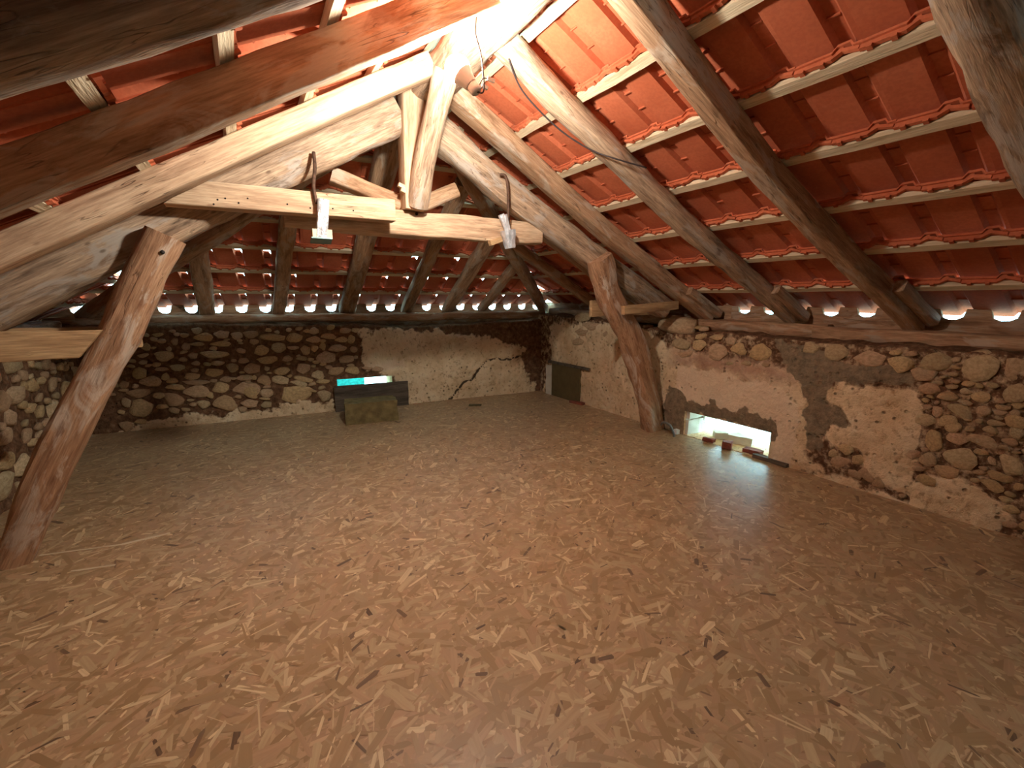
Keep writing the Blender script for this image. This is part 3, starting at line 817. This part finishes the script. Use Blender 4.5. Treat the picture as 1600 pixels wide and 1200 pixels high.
# short sprockets nailed beside the rafter feet
for k, (a, b, lab) in enumerate((((3.50, 2.758), (3.88, 2.705), 'short sprocket nailed beside the straight sawn rafter foot'), ((3.50, 1.985), (3.88, 1.935), 'round-ended sprocket nailed beside the bowed rafter foot'), ((3.49, 1.222), (3.88, 1.150), 'sprocket nailed beside the squared rafter foot'))):
    p, q = (Vector((x, y, zR(x))) for x, y in (a, b))
    tag(beam('sprocket', [p, q], 0.065, 0.075, 'old_wood', up=nR, seed=70+k, anchor=-0.5, rnd=0.25), lab, 'timber')
# hip rafters
apex = Vector((XR+0.02, YT+0.10, 0)); apex.z = min(zR(apex.x), zB(apex.x, apex.y))
def hip_pt_R(X): 
    Y = (AB-AR+sR*X)/sB-KB*X; return Vector((X, Y, zR(X)))
def hip_pt_L(X):
    Y = (AB-AL-sL*X)/sB-KB*X; return Vector((X, Y, zL(X)))
tag(beam('hip_rafter', [hip_pt_R(1.24), hip_pt_R(3.80)], 0.11, 0.14, 'old_wood', up=(nR+nB), seed=12, anchor=-0.72, rnd=0.2), 'hip rafter running down into the dark corner above the cracked plaster', 'rafter')
tag(beam('hip_rafter', [hip_pt_L(1.00), hip_pt_L(-1.40)], 0.13, 0.15, 'old_wood', up=(nL+nB), seed=13, anchor=-0.72, rnd=0.2), 'hip rafter mostly hidden behind the long sloping truss timber', 'rafter')
# rafters of the end slope
def rafter_B(x0, x1, d0, d1, w, h, mat, label, seed):
    P = [Vector((x, D-KB*x, H+AB-sB*D)) for x, D in ((x0, d0), (x1, d1))]
    return tag(beam('rafter', P, w, h, mat, up=nB, seed=seed, anchor=-0.5, rnd=0.22, rough=0.007), label, 'rafter')
hipD_R = lambda X: hip_pt_R(X).y+KB*X+0.07
hipD_L = lambda X: hip_pt_L(X).y+KB*X+0.07
DP = 5.93
rafter_B(0.42, 0.345, max(3.4, hipD_L(0.42)), DP, 0.13, 0.10, 'old_wood', 'end-slope rafter under which the foil-wrapped strap hangs', 21)
rafter_B(1.04, 1.085, 3.46, DP, 0.17, 0.11, 'old_wood', 'widest end-slope rafter, above the concrete block', 22)
rafter_B(1.72, 1.78, hipD_R(1.72)+0.07, DP, 0.13, 0.10, 'old_wood', 'end-slope rafter above the plastered half of the end wall', 23)
rafter_B(2.27, 2.34, hipD_R(2.27)+0.07, DP, 0.15, 0.10, 'old_wood', 'end-slope rafter crossing near the second foil-wrapped rod', 24)
rafter_B(2.80, 2.84, hipD_R(2.80), DP, 0.11, 0.09, 'old_wood', 'short end-slope rafter meeting the hip above the cracked plaster', 25)
rafter_B(-0.29, -0.34, hipD_L(-0.29), DP, 0.15, 0.11, 'old_wood', 'end-slope rafter beside the leaning post top', 26)
rafter_B(-0.92, -0.95, hipD_L(-0.92), DP, 0.12, 0.10, 'old_wood', 'short end-slope rafter behind the leaning post', 27)
# ridge
tag(beam('ridge_beam', [(1.135, 3.10, 2.607), (1.14, 1.5, 2.607), (1.13, Y_FRONT+0.02, 2.607)], 0.25, 0.17, 'log', up=(0, 0, 1), seed=31, rnd=0.42, rough=0.012, wav=0.02), 'thick knobbly ridge beam, glaring white above the bulb', 'beam')
# wall plates
tag(beam('wall_plate', [(3.83, 2.88, 1.045), (3.80, 2.3, 1.05), (3.80, 1.72, 1.05)], 0.16, 0.11, 'old_wood', seed=41, rnd=0.45, rough=0.012), 'short rounded wall plate log lying beside the large stone', 'beam')
tag(beam('wall_plate', [(3.78, 1.80, 1.05), (3.78, 0.6, 1.045), (3.80, -2.5, 1.05)], 0.17, 0.10, 'old_wood', seed=42, rnd=0.4, rough=0.012, wav=0.03), 'long wall plate log on the wall with bare stones', 'beam')
tag(beam('wall_plate', [(3.80, 5.3, 1.12), (3.78, 3.1, 1.08)], 0.16, 0.10, 'old_wood', seed=43, rnd=0.3), 'wall plate above the closed hatch', 'beam')
tag(beam('wall_plate', [(-1.62, 5.88+0.02, 1.08), (0.9, 5.73-0.06, 1.08)], 0.16, 0.09, 'old_wood', seed=44, rnd=0.3, rough=0.01), 'brown wall plate lying on the rubble end wall', 'beam')
tag(beam('wall_plate', [(0.85, 5.70, 1.07), (3.7, 5.42, 1.07)], 0.16, 0.10, 'old_wood', seed=45, rnd=0.3, rough=0.01), 'wall plate above the cracked plaster', 'beam')
tag(beam('wall_plate', [(-1.55, 5.7, 1.05), (-1.55, -2.5, 1.05)], 0.16, 0.10, 'old_wood', seed=46, rnd=0.3, rough=0.01), 'wall plate along the shadowed wall behind the leaning post', 'beam')

# ------------------------------------------------------------------ the roof truss
TR = root('roof_truss', (1.13, YT, 0), label='old timber roof truss with king post, collar and two leaning posts', cat='truss')
T3 = lambda x, z, y=YT: Vector((x, y, z))
o = beam('principal_rafter', [T3(0.965, 2.45, YT+0.02), T3(0.0, 1.89, YT+0.02), T3(-1.05, 1.255, YT+0.02), T3(-1.44, 1.04, YT+0.02)], 0.17, 0.225, 'log', up=(0, 0, 1), parent=TR, seed=51, rnd=0.3, rough=0.012, wav=0.02)
o = beam('principal_rafter', [T3(1.16, 2.42), T3(1.9, 2.00), T3(2.7, 1.60), T3(3.54, 1.20)], 0.16, 0.205, 'log', up=(0, 0, 1), parent=TR, seed=52, rnd=0.3, rough=0.012, wav=0.015)
beam('king_post', [T3(1.025, 1.87, YT-0.03), T3(1.04, 2.25, YT-0.03), T3(1.05, 2.64, YT-0.03)], 0.14, 0.13, 'pale_beam', up=(1, 0, 0), parent=TR, seed=53, rnd=0.1, rough=0.006, taper=1.35)
tag(beam('collar_beam', [T3(0.25, 1.80, YT+0.02), T3(2.06, 1.80, YT+0.02)], 0.13, 0.165, 'pale_beam', up=(0, 0, 1), parent=TR, seed=54, rnd=0.12, rough=0.008), 'rough weathered collar beam')
CBR = tag(beam('collar_brace', [T3(-0.205, 1.825, YT-0.125), T3(0.865, 1.835, YT-0.125)], 0.11, 0.125, 'pale_beam', up=(0, 0, 1), parent=TR, seed=55, rnd=0.06, rough=0.002, wav=0.004, cut0=0.18), 'clean squared timber bolted to the collar, drilled with nail holes')
LPL = beam('leaning_post', [T3(-1.12, 0.0, YT-0.04), T3(-0.92, 0.45, YT-0.05), T3(-0.60, 1.05, YT-0.07), T3(-0.31, 1.62, YT-0.10)], 0.15, 0.15, 'post_wood', up=(0, -1, 0), parent=TR, seed=56, rnd=0.3, rough=0.012, wav=0.02, taper=1.15)
beam('leaning_post', [T3(3.46, 0.0, YT-0.02), T3(3.34, 0.36, YT-0.03), T3(3.06, 0.93, YT-0.05), T3(2.77, 1.30, YT-0.07), T3(2.60, 1.64, YT-0.10)], 0.22, 0.17, 'post_wood', up=(0, -1, 0), parent=TR, seed=57, rnd=0.35, rough=0.016, wav=0.03)
beam('brace', [Vector((1.04, 3.0, 1.90)), Vector((1.07, 2.86, 2.18)), Vector((1.10, 2.60, 2.56))], 0.13, 0.13, 'log', up=(0, -1, 0), parent=TR, seed=58, rnd=0.4, rough=0.010)
beam('strut', [T3(0.97, 1.925, 3.12), T3(0.55, 2.06, 3.16)], 0.09, 0.10, 'old_wood', parent=TR, seed=59, rnd=0.2)
beam('strut', [T3(1.09, 1.925, 3.12), T3(1.38, 2.06, 3.16)], 0.10, 0.10, 'old_wood', parent=TR, seed=60, rnd=0.2)
# planks clasping the posts
beam('tie_plank', [T3(-1.44, 1.09, YT-0.16), T3(-0.655, 1.088, YT-0.16)], 0.045, 0.125, 'plank', parent=TR, seed=61, rnd=0.08, rough=0.004, wav=0.006, cut1=0.1)
beam('tie_plank', [T3(-1.44, 1.10, YT+0.08), T3(-0.5, 1.10, YT+0.08)], 0.045, 0.12, 'plank', parent=TR, seed=62, rnd=0.08, rough=0.004)
beam('tie_plank', [T3(2.80, 1.20, YT-0.19), T3(3.48, 1.24, YT-0.19)], 0.04, 0.075, 'plank', parent=TR, seed=63, rnd=0.08, rough=0.002, wav=0.004)
beam('tie_plank', [T3(2.68, 1.21, YT+0.09), T3(3.62, 1.23, YT+0.09)], 0.04, 0.15, 'plank', parent=TR, seed=64, rnd=0.08, rough=0.002)
# nail holes in the clean timber
rsn = random.Random(5)
for x, y in ((340, 312), (352, 310), (334, 319), (373, 317), (387, 310), (449, 319), (485, 325), (520, 326), (552, 329)):
    p = on_y(x, y, YT-0.181)
    lathe('nail_hole', [(0.0045, -0.002), (0.0045, 0.002)], 'char', Matrix.Translation(p) @ Matrix.Rotation(math.pi/2, 4, 'X'), CBR, 8)
for x, y, Y, par in ((651, 334, 3.029, TR), (186, 537, 2.925, LPL), (254, 394, 2.895, LPL), (632, 176, 2.972, TR)):
    p = on_y(x, y, Y); lathe('peg_hole', [(0.010, -0.004), (0.010, 0.004)], 'char', Matrix.Translation(p) @ Matrix.Rotation(math.pi/2, 4, 'X'), par, 10)
for x, y in ((628, 291), (632, 299)):
    p = on_y(x, y, 2.99); link('wedge', box_me('wedge', (0.05, 0.03, 0.022), 'batten'), Matrix.Translation(p) @ Matrix.Rotation(0.3, 4, 'Y'), TR)

# ------------------------------------------------------------------ bulb and wiring
bp = Vector((0.871, 1.932, 2.248))
LB = root('light_bulb', bp, label='bare glowing globe bulb with white socket hanging under the ridge beam', cat='light bulb')
tilt = Vector((0.50, -0.45, -0.74)).to_track_quat('Z', 'Y').to_matrix().to_4x4()
prof = [(0.001, -0.054)]+[(0.054*math.sin(math.pi*i/14), -0.054*math.cos(math.pi*i/14)) for i in range(1, 10)]+[(0.046, 0.028)]
globe = lathe('globe', prof, 'bulb', Matrix.Translation(bp) @ tilt, LB, 24)
lathe('housing', [(0.047, 0.0285), (0.046, 0.034), (0.034, 0.060), (0.028, 0.085), (0.026, 0.090)], 'white', Matrix.Translation(bp) @ tilt, LB, 20)
lathe('socket', [(0.024, 0.090), (0.025, 0.094), (0.025, 0.120), (0.018, 0.128)], 'white', Matrix.Translation(bp) @ tilt, LB, 16)
ax = (tilt @ Vector((0, 0, 1))).normalized()
e0 = bp+ax*0.126
tube('wire', [e0, e0+Vector((0.015, -0.03, 0.0)), bp+Vector((0.075, -0.075, 0.03)), bp+Vector((0.062, -0.05, 0.13)), Vector((0.965, 1.93, 2.485))], 0.0035, 'cable', LB, 6)
link('connector', box_me('connector', (0.034, 0.012, 0.013), 'white'), Matrix.Translation(e0+Vector((0.060, -0.01, 0.055))) @ Matrix.Rotation(0.15, 4, 'Y'), LB)
link('connector', box_me('connector', (0.028, 0.012, 0.013), 'white'), Matrix.Translation(e0+Vector((0.030, -0.01, 0.022))) @ Matrix.Rotation(0.3, 4, 'Y'), LB)
tube('lead', [e0, e0+Vector((0.02, -0.005, 0.05)), e0+Vector((0.046, -0.01, 0.058))], 0.0025, 'rod', LB, 6)
tube('lead', [e0, e0+Vector((0.012, -0.005, 0.012)), e0+Vector((0.018, -0.01, 0.020))], 0.0025, 'grey_cable', LB, 6)
def offR(x, y, d): 
    return on_plane(x, y, (sR, 0, 1), H+AR-d/cR)
cab = [offR(795, 92, 0.13), offR(812, 135, 0.135), offR(840, 170, 0.14), offR(880, 207, 0.145), offR(925, 235, 0.15), offR(965, 249, 0.148), offR(1010, 262, 0.10)]
tag(tube('electric_cable', cab, 0.0045, 'cable'), 'thin dark cable drooping across the bowed rafter', 'cable')

# iron rods and the foil-wrapped hangers on the collar
def hanger(rod_px, Y, label):
    pts = [on_y(x, y, Y) for x, y in rod_px]
    return pts
HL = root('hanging_strap', on_y(505, 372, YT-0.21), label='foil-wrapped strap with a cream plate, hung over the squared collar timber', cat='strap')
r0 = [on_y(490, 238, YT-0.10), on_y(492, 262, YT-0.14), on_y(490, 292, YT-0.19), on_y(495, 318, YT-0.20)]
tube('rod', r0, 0.010, 'rod', HL, 8)
def crumple(name, p0, p1, w, d, mat, parent, seed, flare=1.0):
    m4 = frame(p0, p1-p0, (0, -1, 0)); L = (p1-p0).length; V, Fc = [], []; n, K = 10, 16
    for i in range(n+1):
        s = i/n
        for j in range(K):
            a = 2*math.pi*j/K; c, sn = math.cos(a), math.sin(a)
            q = 1+0.16*noise.noise(Vector((c*2.5+seed, sn*2.5, s*2)))
            sup = (abs(c)**4+abs(sn)**4)**-0.25
            k = 1+(flare-1)*s
            V.append((s*L, w/2*c*sup*q*k, d/2*sn*sup*q*k))
    for i in range(n):
        for j in range(K):
            A = i*K+j; B = i*K+(j+1) % K; Fc.append((A, B, B+K, A+K))
    Fc += [tuple(range(K-1, -1, -1)), tuple(range(n*K, n*K+K))]
    return link(name, mesh(name, V, Fc, mat), m4, parent)
crumple('foil_sleeve', on_y(506, 312, YT-0.215), on_y(502, 374, YT-0.215), 0.060, 0.035, 'foil', HL, 3)
p = on_y(503, 366, YT-0.20); link('cream_plate', box_me('cream_plate', (0.105, 0.05, 0.05), 'cream'), Matrix.Translation(p), HL)
p = on_y(502, 376, YT-0.215); link('base_plate', box_me('base_plate', (0.11, 0.075, 0.008), 'teal'), Matrix.Translation(p) @ Matrix.Rotation(-0.3, 4, 'X'), HL)
HR = root('hanging_rod', on_y(795, 380, YT-0.08), label='hooked iron rod bunched in crumpled foil at the collar end', cat='rod')
tube('rod', [on_y(781, 273, YT-0.10), on_y(790, 276, YT-0.12), on_y(794, 300, YT-0.12), on_y(794, 350, YT-0.11)], 0.011, 'rod', HR, 8)
crumple('foil_strip', on_y(783, 335, YT-0.10), on_y(795, 366, YT-0.11), 0.045, 0.03, 'foil', HR, 5, 0.6)
crumple('foil_strip', on_y(789, 335, YT-0.115), on_y(797, 366, YT-0.12), 0.03, 0.02, 'foil', HR, 8, 0.7)
crumple('foil_bundle', on_y(793, 360, YT-0.11), on_y(797, 388, YT-0.11), 0.10, 0.09, 'foil', HR, 6, 0.7)
p = on_y(774, 377, YT-0.08); link('wood_block', box_me('wood_block', (0.10, 0.04, 0.035), 'plank'), Matrix.Translation(p) @ Matrix.Rotation(-0.35, 4, 'Y'), HR)

# ------------------------------------------------------------------ things by the walls
def rough_block(name, dims, mat, seed, amp=0.008, n=6):
    import bmesh
    bm = bmesh.new(); bmesh.ops.create_cube(bm, size=1.0)
    bmesh.ops.subdivide_edges(bm, edges=bm.edges[:], cuts=n, use_grid_fill=True)
    for v in bm.verts:
        p = Vector((v.co.x*dims[0], v.co.y*dims[1], v.co.z*dims[2]))
        q = Vector((noise.noise(p*14+Vector((seed, 0, 0))), noise.noise(p*14+Vector((0, seed, 5))), noise.noise(p*14+Vector((9, 0, seed)))))
        e = sum(1 for a, b in zip(v.co, (0.5, 0.5, 0.5)) if abs(abs(a)-b) < 1e-4)
        v.co = p+q*amp*(2.0 if e > 1 else 1.0)
    me = bpy.data.meshes.new(name); bm.to_mesh(me); bm.free(); me.materials.append(M[mat]); return me
a, b = on_z(541, 665, 0), on_z(622, 657, 0)
u = (b-a).normalized(); L = (b-a).length; nrm = Vector((-u.y, u.x, 0))
hblk = 0.225
o = link('concrete_block', rough_block('concrete_block', (L, 0.27, hblk), 'concrete', 2.0, 0.006), frame((a+b)/2+nrm*0.135+Vector((0, 0, hblk/2)), u, (0, 0, 1)))
tag(o, 'greenish rough concrete block standing on the floor before the end wall opening', 'block')
# board leaning across the end wall opening
c0, c1 = onB(524, 640)-mB*0.06, onB(637, 634)-mB*0.06
hb = 0.30
d = (c1-c0); d.z = 0; d.normalize()
m4 = frame((c0+c1)/2*1.0, d, (0, 0, 1)); m4.translation = Vector(((c0.x+c1.x)/2, (c0.y+c1.y)/2, hb/2+0.002))
o = link('board', rough_block('board', ((c1-c0).length, 0.03, hb), 'grey_board', 3.0, 0.002), m4)
tag(o, 'dark grey board leaning across the small end wall opening', 'board')
# closed hatch panel in the right wall, with a lintel
q = [yR(866, 572), yR(910, 568), yR(910, 628), yR(866, 614)]
y0, y1 = q[1].y, q[0].y
hz = 0.44
HP = root('hatch_panel', (XW_R-0.02, (y0+y1)/2, 0), label='flat olive-brown panel closing a small hatch near the wall corner', cat='panel')
link('panel', box_me('panel', (0.05, abs(y1-y0), hz), 'panel'), Matrix.Translation((XW_R-0.015, (y0+y1)/2, hz/2)), HP)
link('lintel', rough_block('lintel', (0.07, abs(y1-y0)+0.25, 0.03), 'grey_board', 5.0, 0.004), Matrix.Translation((XW_R-0.015, (y0+y1)/2-0.05, hz+0.015)), HP)
link('jamb', rough_block('jamb', (0.06, 0.13, 0.40), 'ashlar', 6.0, 0.006), Matrix.Translation((XW_R-0.012, y1+0.065, 0.20)), HP)
# dressed stones and bits in the bright opening
hy0, hy1 = RIGHT_HOLE[0]+Y_FRONT, RIGHT_HOLE[1]+Y_FRONT; hz1 = RIGHT_HOLE[3]
for k, (dx, dz, l, hh) in enumerate(((0.13, 0.075, 0.22, 0.145), (0.345, 0.08, 0.20, 0.15), (0.20, 0.23, 0.34, 0.135))):
    link('dressed_stone', rough_block('dressed_stone', (l, 0.05, hh), 'ashlar', 7.0+k, 0.006), Matrix.Translation((XW_R+dx, hy1-0.01, dz)), WR)
def frag(x, y, z, dims, rz, label, name='brick_fragment', mat='brick', seed=1.0):
    P = on_z(x, y, z)
    o = link(name, rough_block(name, dims, mat, seed, 0.006, 3), Matrix.Translation(P+Vector((0, 0, dims[2]/2))) @ Matrix.Rotation(rz, 4, 'Z'))
    return tag(o, label, 'brick' if mat == 'brick' else 'stone')
frag(1108, 690, 0.006, (0.06, 0.10, 0.035), 0.2, 'smallest red brick piece on the sill of the bright opening', seed=1.0)
frag(1136, 700, 0.006, (0.09, 0.08, 0.06), 0.5, 'upright red brick piece on the sill of the bright opening', seed=2.0)
frag(1176, 708, 0.006, (0.08, 0.14, 0.035), 0.1, 'longest flat red brick piece on the sill of the bright opening', seed=3.0)
frag(1158, 692, 0.006, (0.14, 0.20, 0.07), 0.3, 'pale stone lump behind the brick pieces in the bright opening', 'sill_stone', 'ashlar', 4.0)
frag(1126, 684, 0.006, (0.10, 0.12, 0.06), 0.8, 'small pale stone against the jamb of the bright opening', 'sill_stone', 'ashlar', 5.0)
# large stone and loose slabs on the wall top
c = on_x(1058, 505, XW_R+0.07)
o = link('capping_stone', STONES[3], Matrix.Translation(c) @ Matrix.Rotation(0.15, 4, 'X') @ Matrix.Diagonal((0.12, 0.25, 0.105, 1)))
tag(o, 'large weathered stone sitting on the wall top between post and rafter', 'stone')
for k, (x, y, a, bb) in enumerate(((1097, 503, 0.08, 0.025), (1012, 508, 0.06, 0.05))):
    c = on_x(x, y+8, XW_R+0.10); c.z = max(c.z, 1.0)
    o = link('loose_stone', STONES[5+k], Matrix.Translation(c) @ Matrix.Diagonal((0.08, a, bb, 1)))
    tag(o, ('flat pale slab wedged between large wall-top stone and rafter', 'small dark stone tucked beside the large wall-top stone')[k], 'stone')
# conduit loop and small scraps by the right post
tag(tube('conduit_loop', [on_z(1031, 667, 0.01), on_z(1036, 660, 0.12), on_z(1046, 664, 0.14), on_z(1052, 676, 0.05), on_z(1053, 682, 0.01)], 0.012, 'grey_cable', None, 8), 'grey conduit loop beside the foot of the leaning post', 'conduit')
o = link('white_socket_cap', rough_block('white_socket_cap', (0.04, 0.04, 0.045), 'white', 2.0, 0.002, 2), Matrix.Translation(on_z(1057, 678, 0.0)+Vector((0, 0, 0.023)))); tag(o, 'small white plastic cap on the floor beside the bright opening', 'cap')
def scrap(name, x0, y0, x1, y1, w, h, mat, label, cat):
    a, b = on_z(x0, y0, 0), on_z(x1, y1, 0)
    o = link(name, rough_block(name, ((b-a).length, w, h), mat, x0*0.1, 0.004, 3), frame((a+b)/2+Vector((0, 0, h/2+0.002)), b-a, (0, 0, 1)))
    return tag(o, label, cat)
scrap('timber_strip', 1178, 714, 1232, 731, 0.05, 0.03, 'grey_board', 'brown timber strip along the wall foot beside the bright opening', 'strip')
scrap('mortar_crumb', 733, 634, 752, 634, 0.05, 0.015, 'moss', 'flat greenish mortar crumb on floor before the cracked plaster', 'mortar')
scrap('brick_shard', 891, 629, 912, 633, 0.05, 0.025, 'brick', 'thin brick shard on floor under the closed hatch', 'brick')

# look-alikes belong together
GROUPS = {'rafter': 'roof rafters', 'hip_rafter': 'hip rafters', 'wall_plate': 'wall plates on the walls', 'sprocket': 'sprockets at the rafter feet',
          'brick_fragment': 'brick pieces on the sill', 'sill_stone': 'pale stones on the sill', 'loose_stone': 'loose stones on the wall top'}
for o in COL.objects:
    g = GROUPS.get(o.name.split('.')[0])
    if g and o.parent is None: o['group'] = g
# turquoise sheet outside the end wall opening and the ground below
hB0 = ob+eB*(BACK_HOLE[0]-0.3); hB1 = ob+eB*(BACK_HOLE[0]+(BACK_HOLE[1]-BACK_HOLE[0])*0.62)
V = []
for i in range(9):
    for j in range(5):
        p = hB0+(hB1-hB0)*(i/8)+mB*(0.75+0.03*math.sin(i*1.7+j)); V.append((p.x, p.y, -0.6+1.2*j/4))
Fc = [(i*5+j, (i+1)*5+j, (i+1)*5+j+1, i*5+j+1) for i in range(8) for j in range(4)]
me = mesh('turquoise_sheet', V, Fc, 'turquoise', True)
o = link('turquoise_sheet', me); sm = o.modifiers.new('thick', 'SOLIDIFY'); sm.thickness = 0.01
tag(o, 'turquoise sheet hanging outside the small end wall opening', 'sheet')
V = [(-60, -60, -3.0), (60, -60, -3.0), (60, 60, -3.0), (-60, 60, -3.0)]
tag(link('ground_outside', mesh('ground_outside', V, [(0, 1, 2, 3)], 'ground')), 'pale ground outside below the attic', kind='structure')
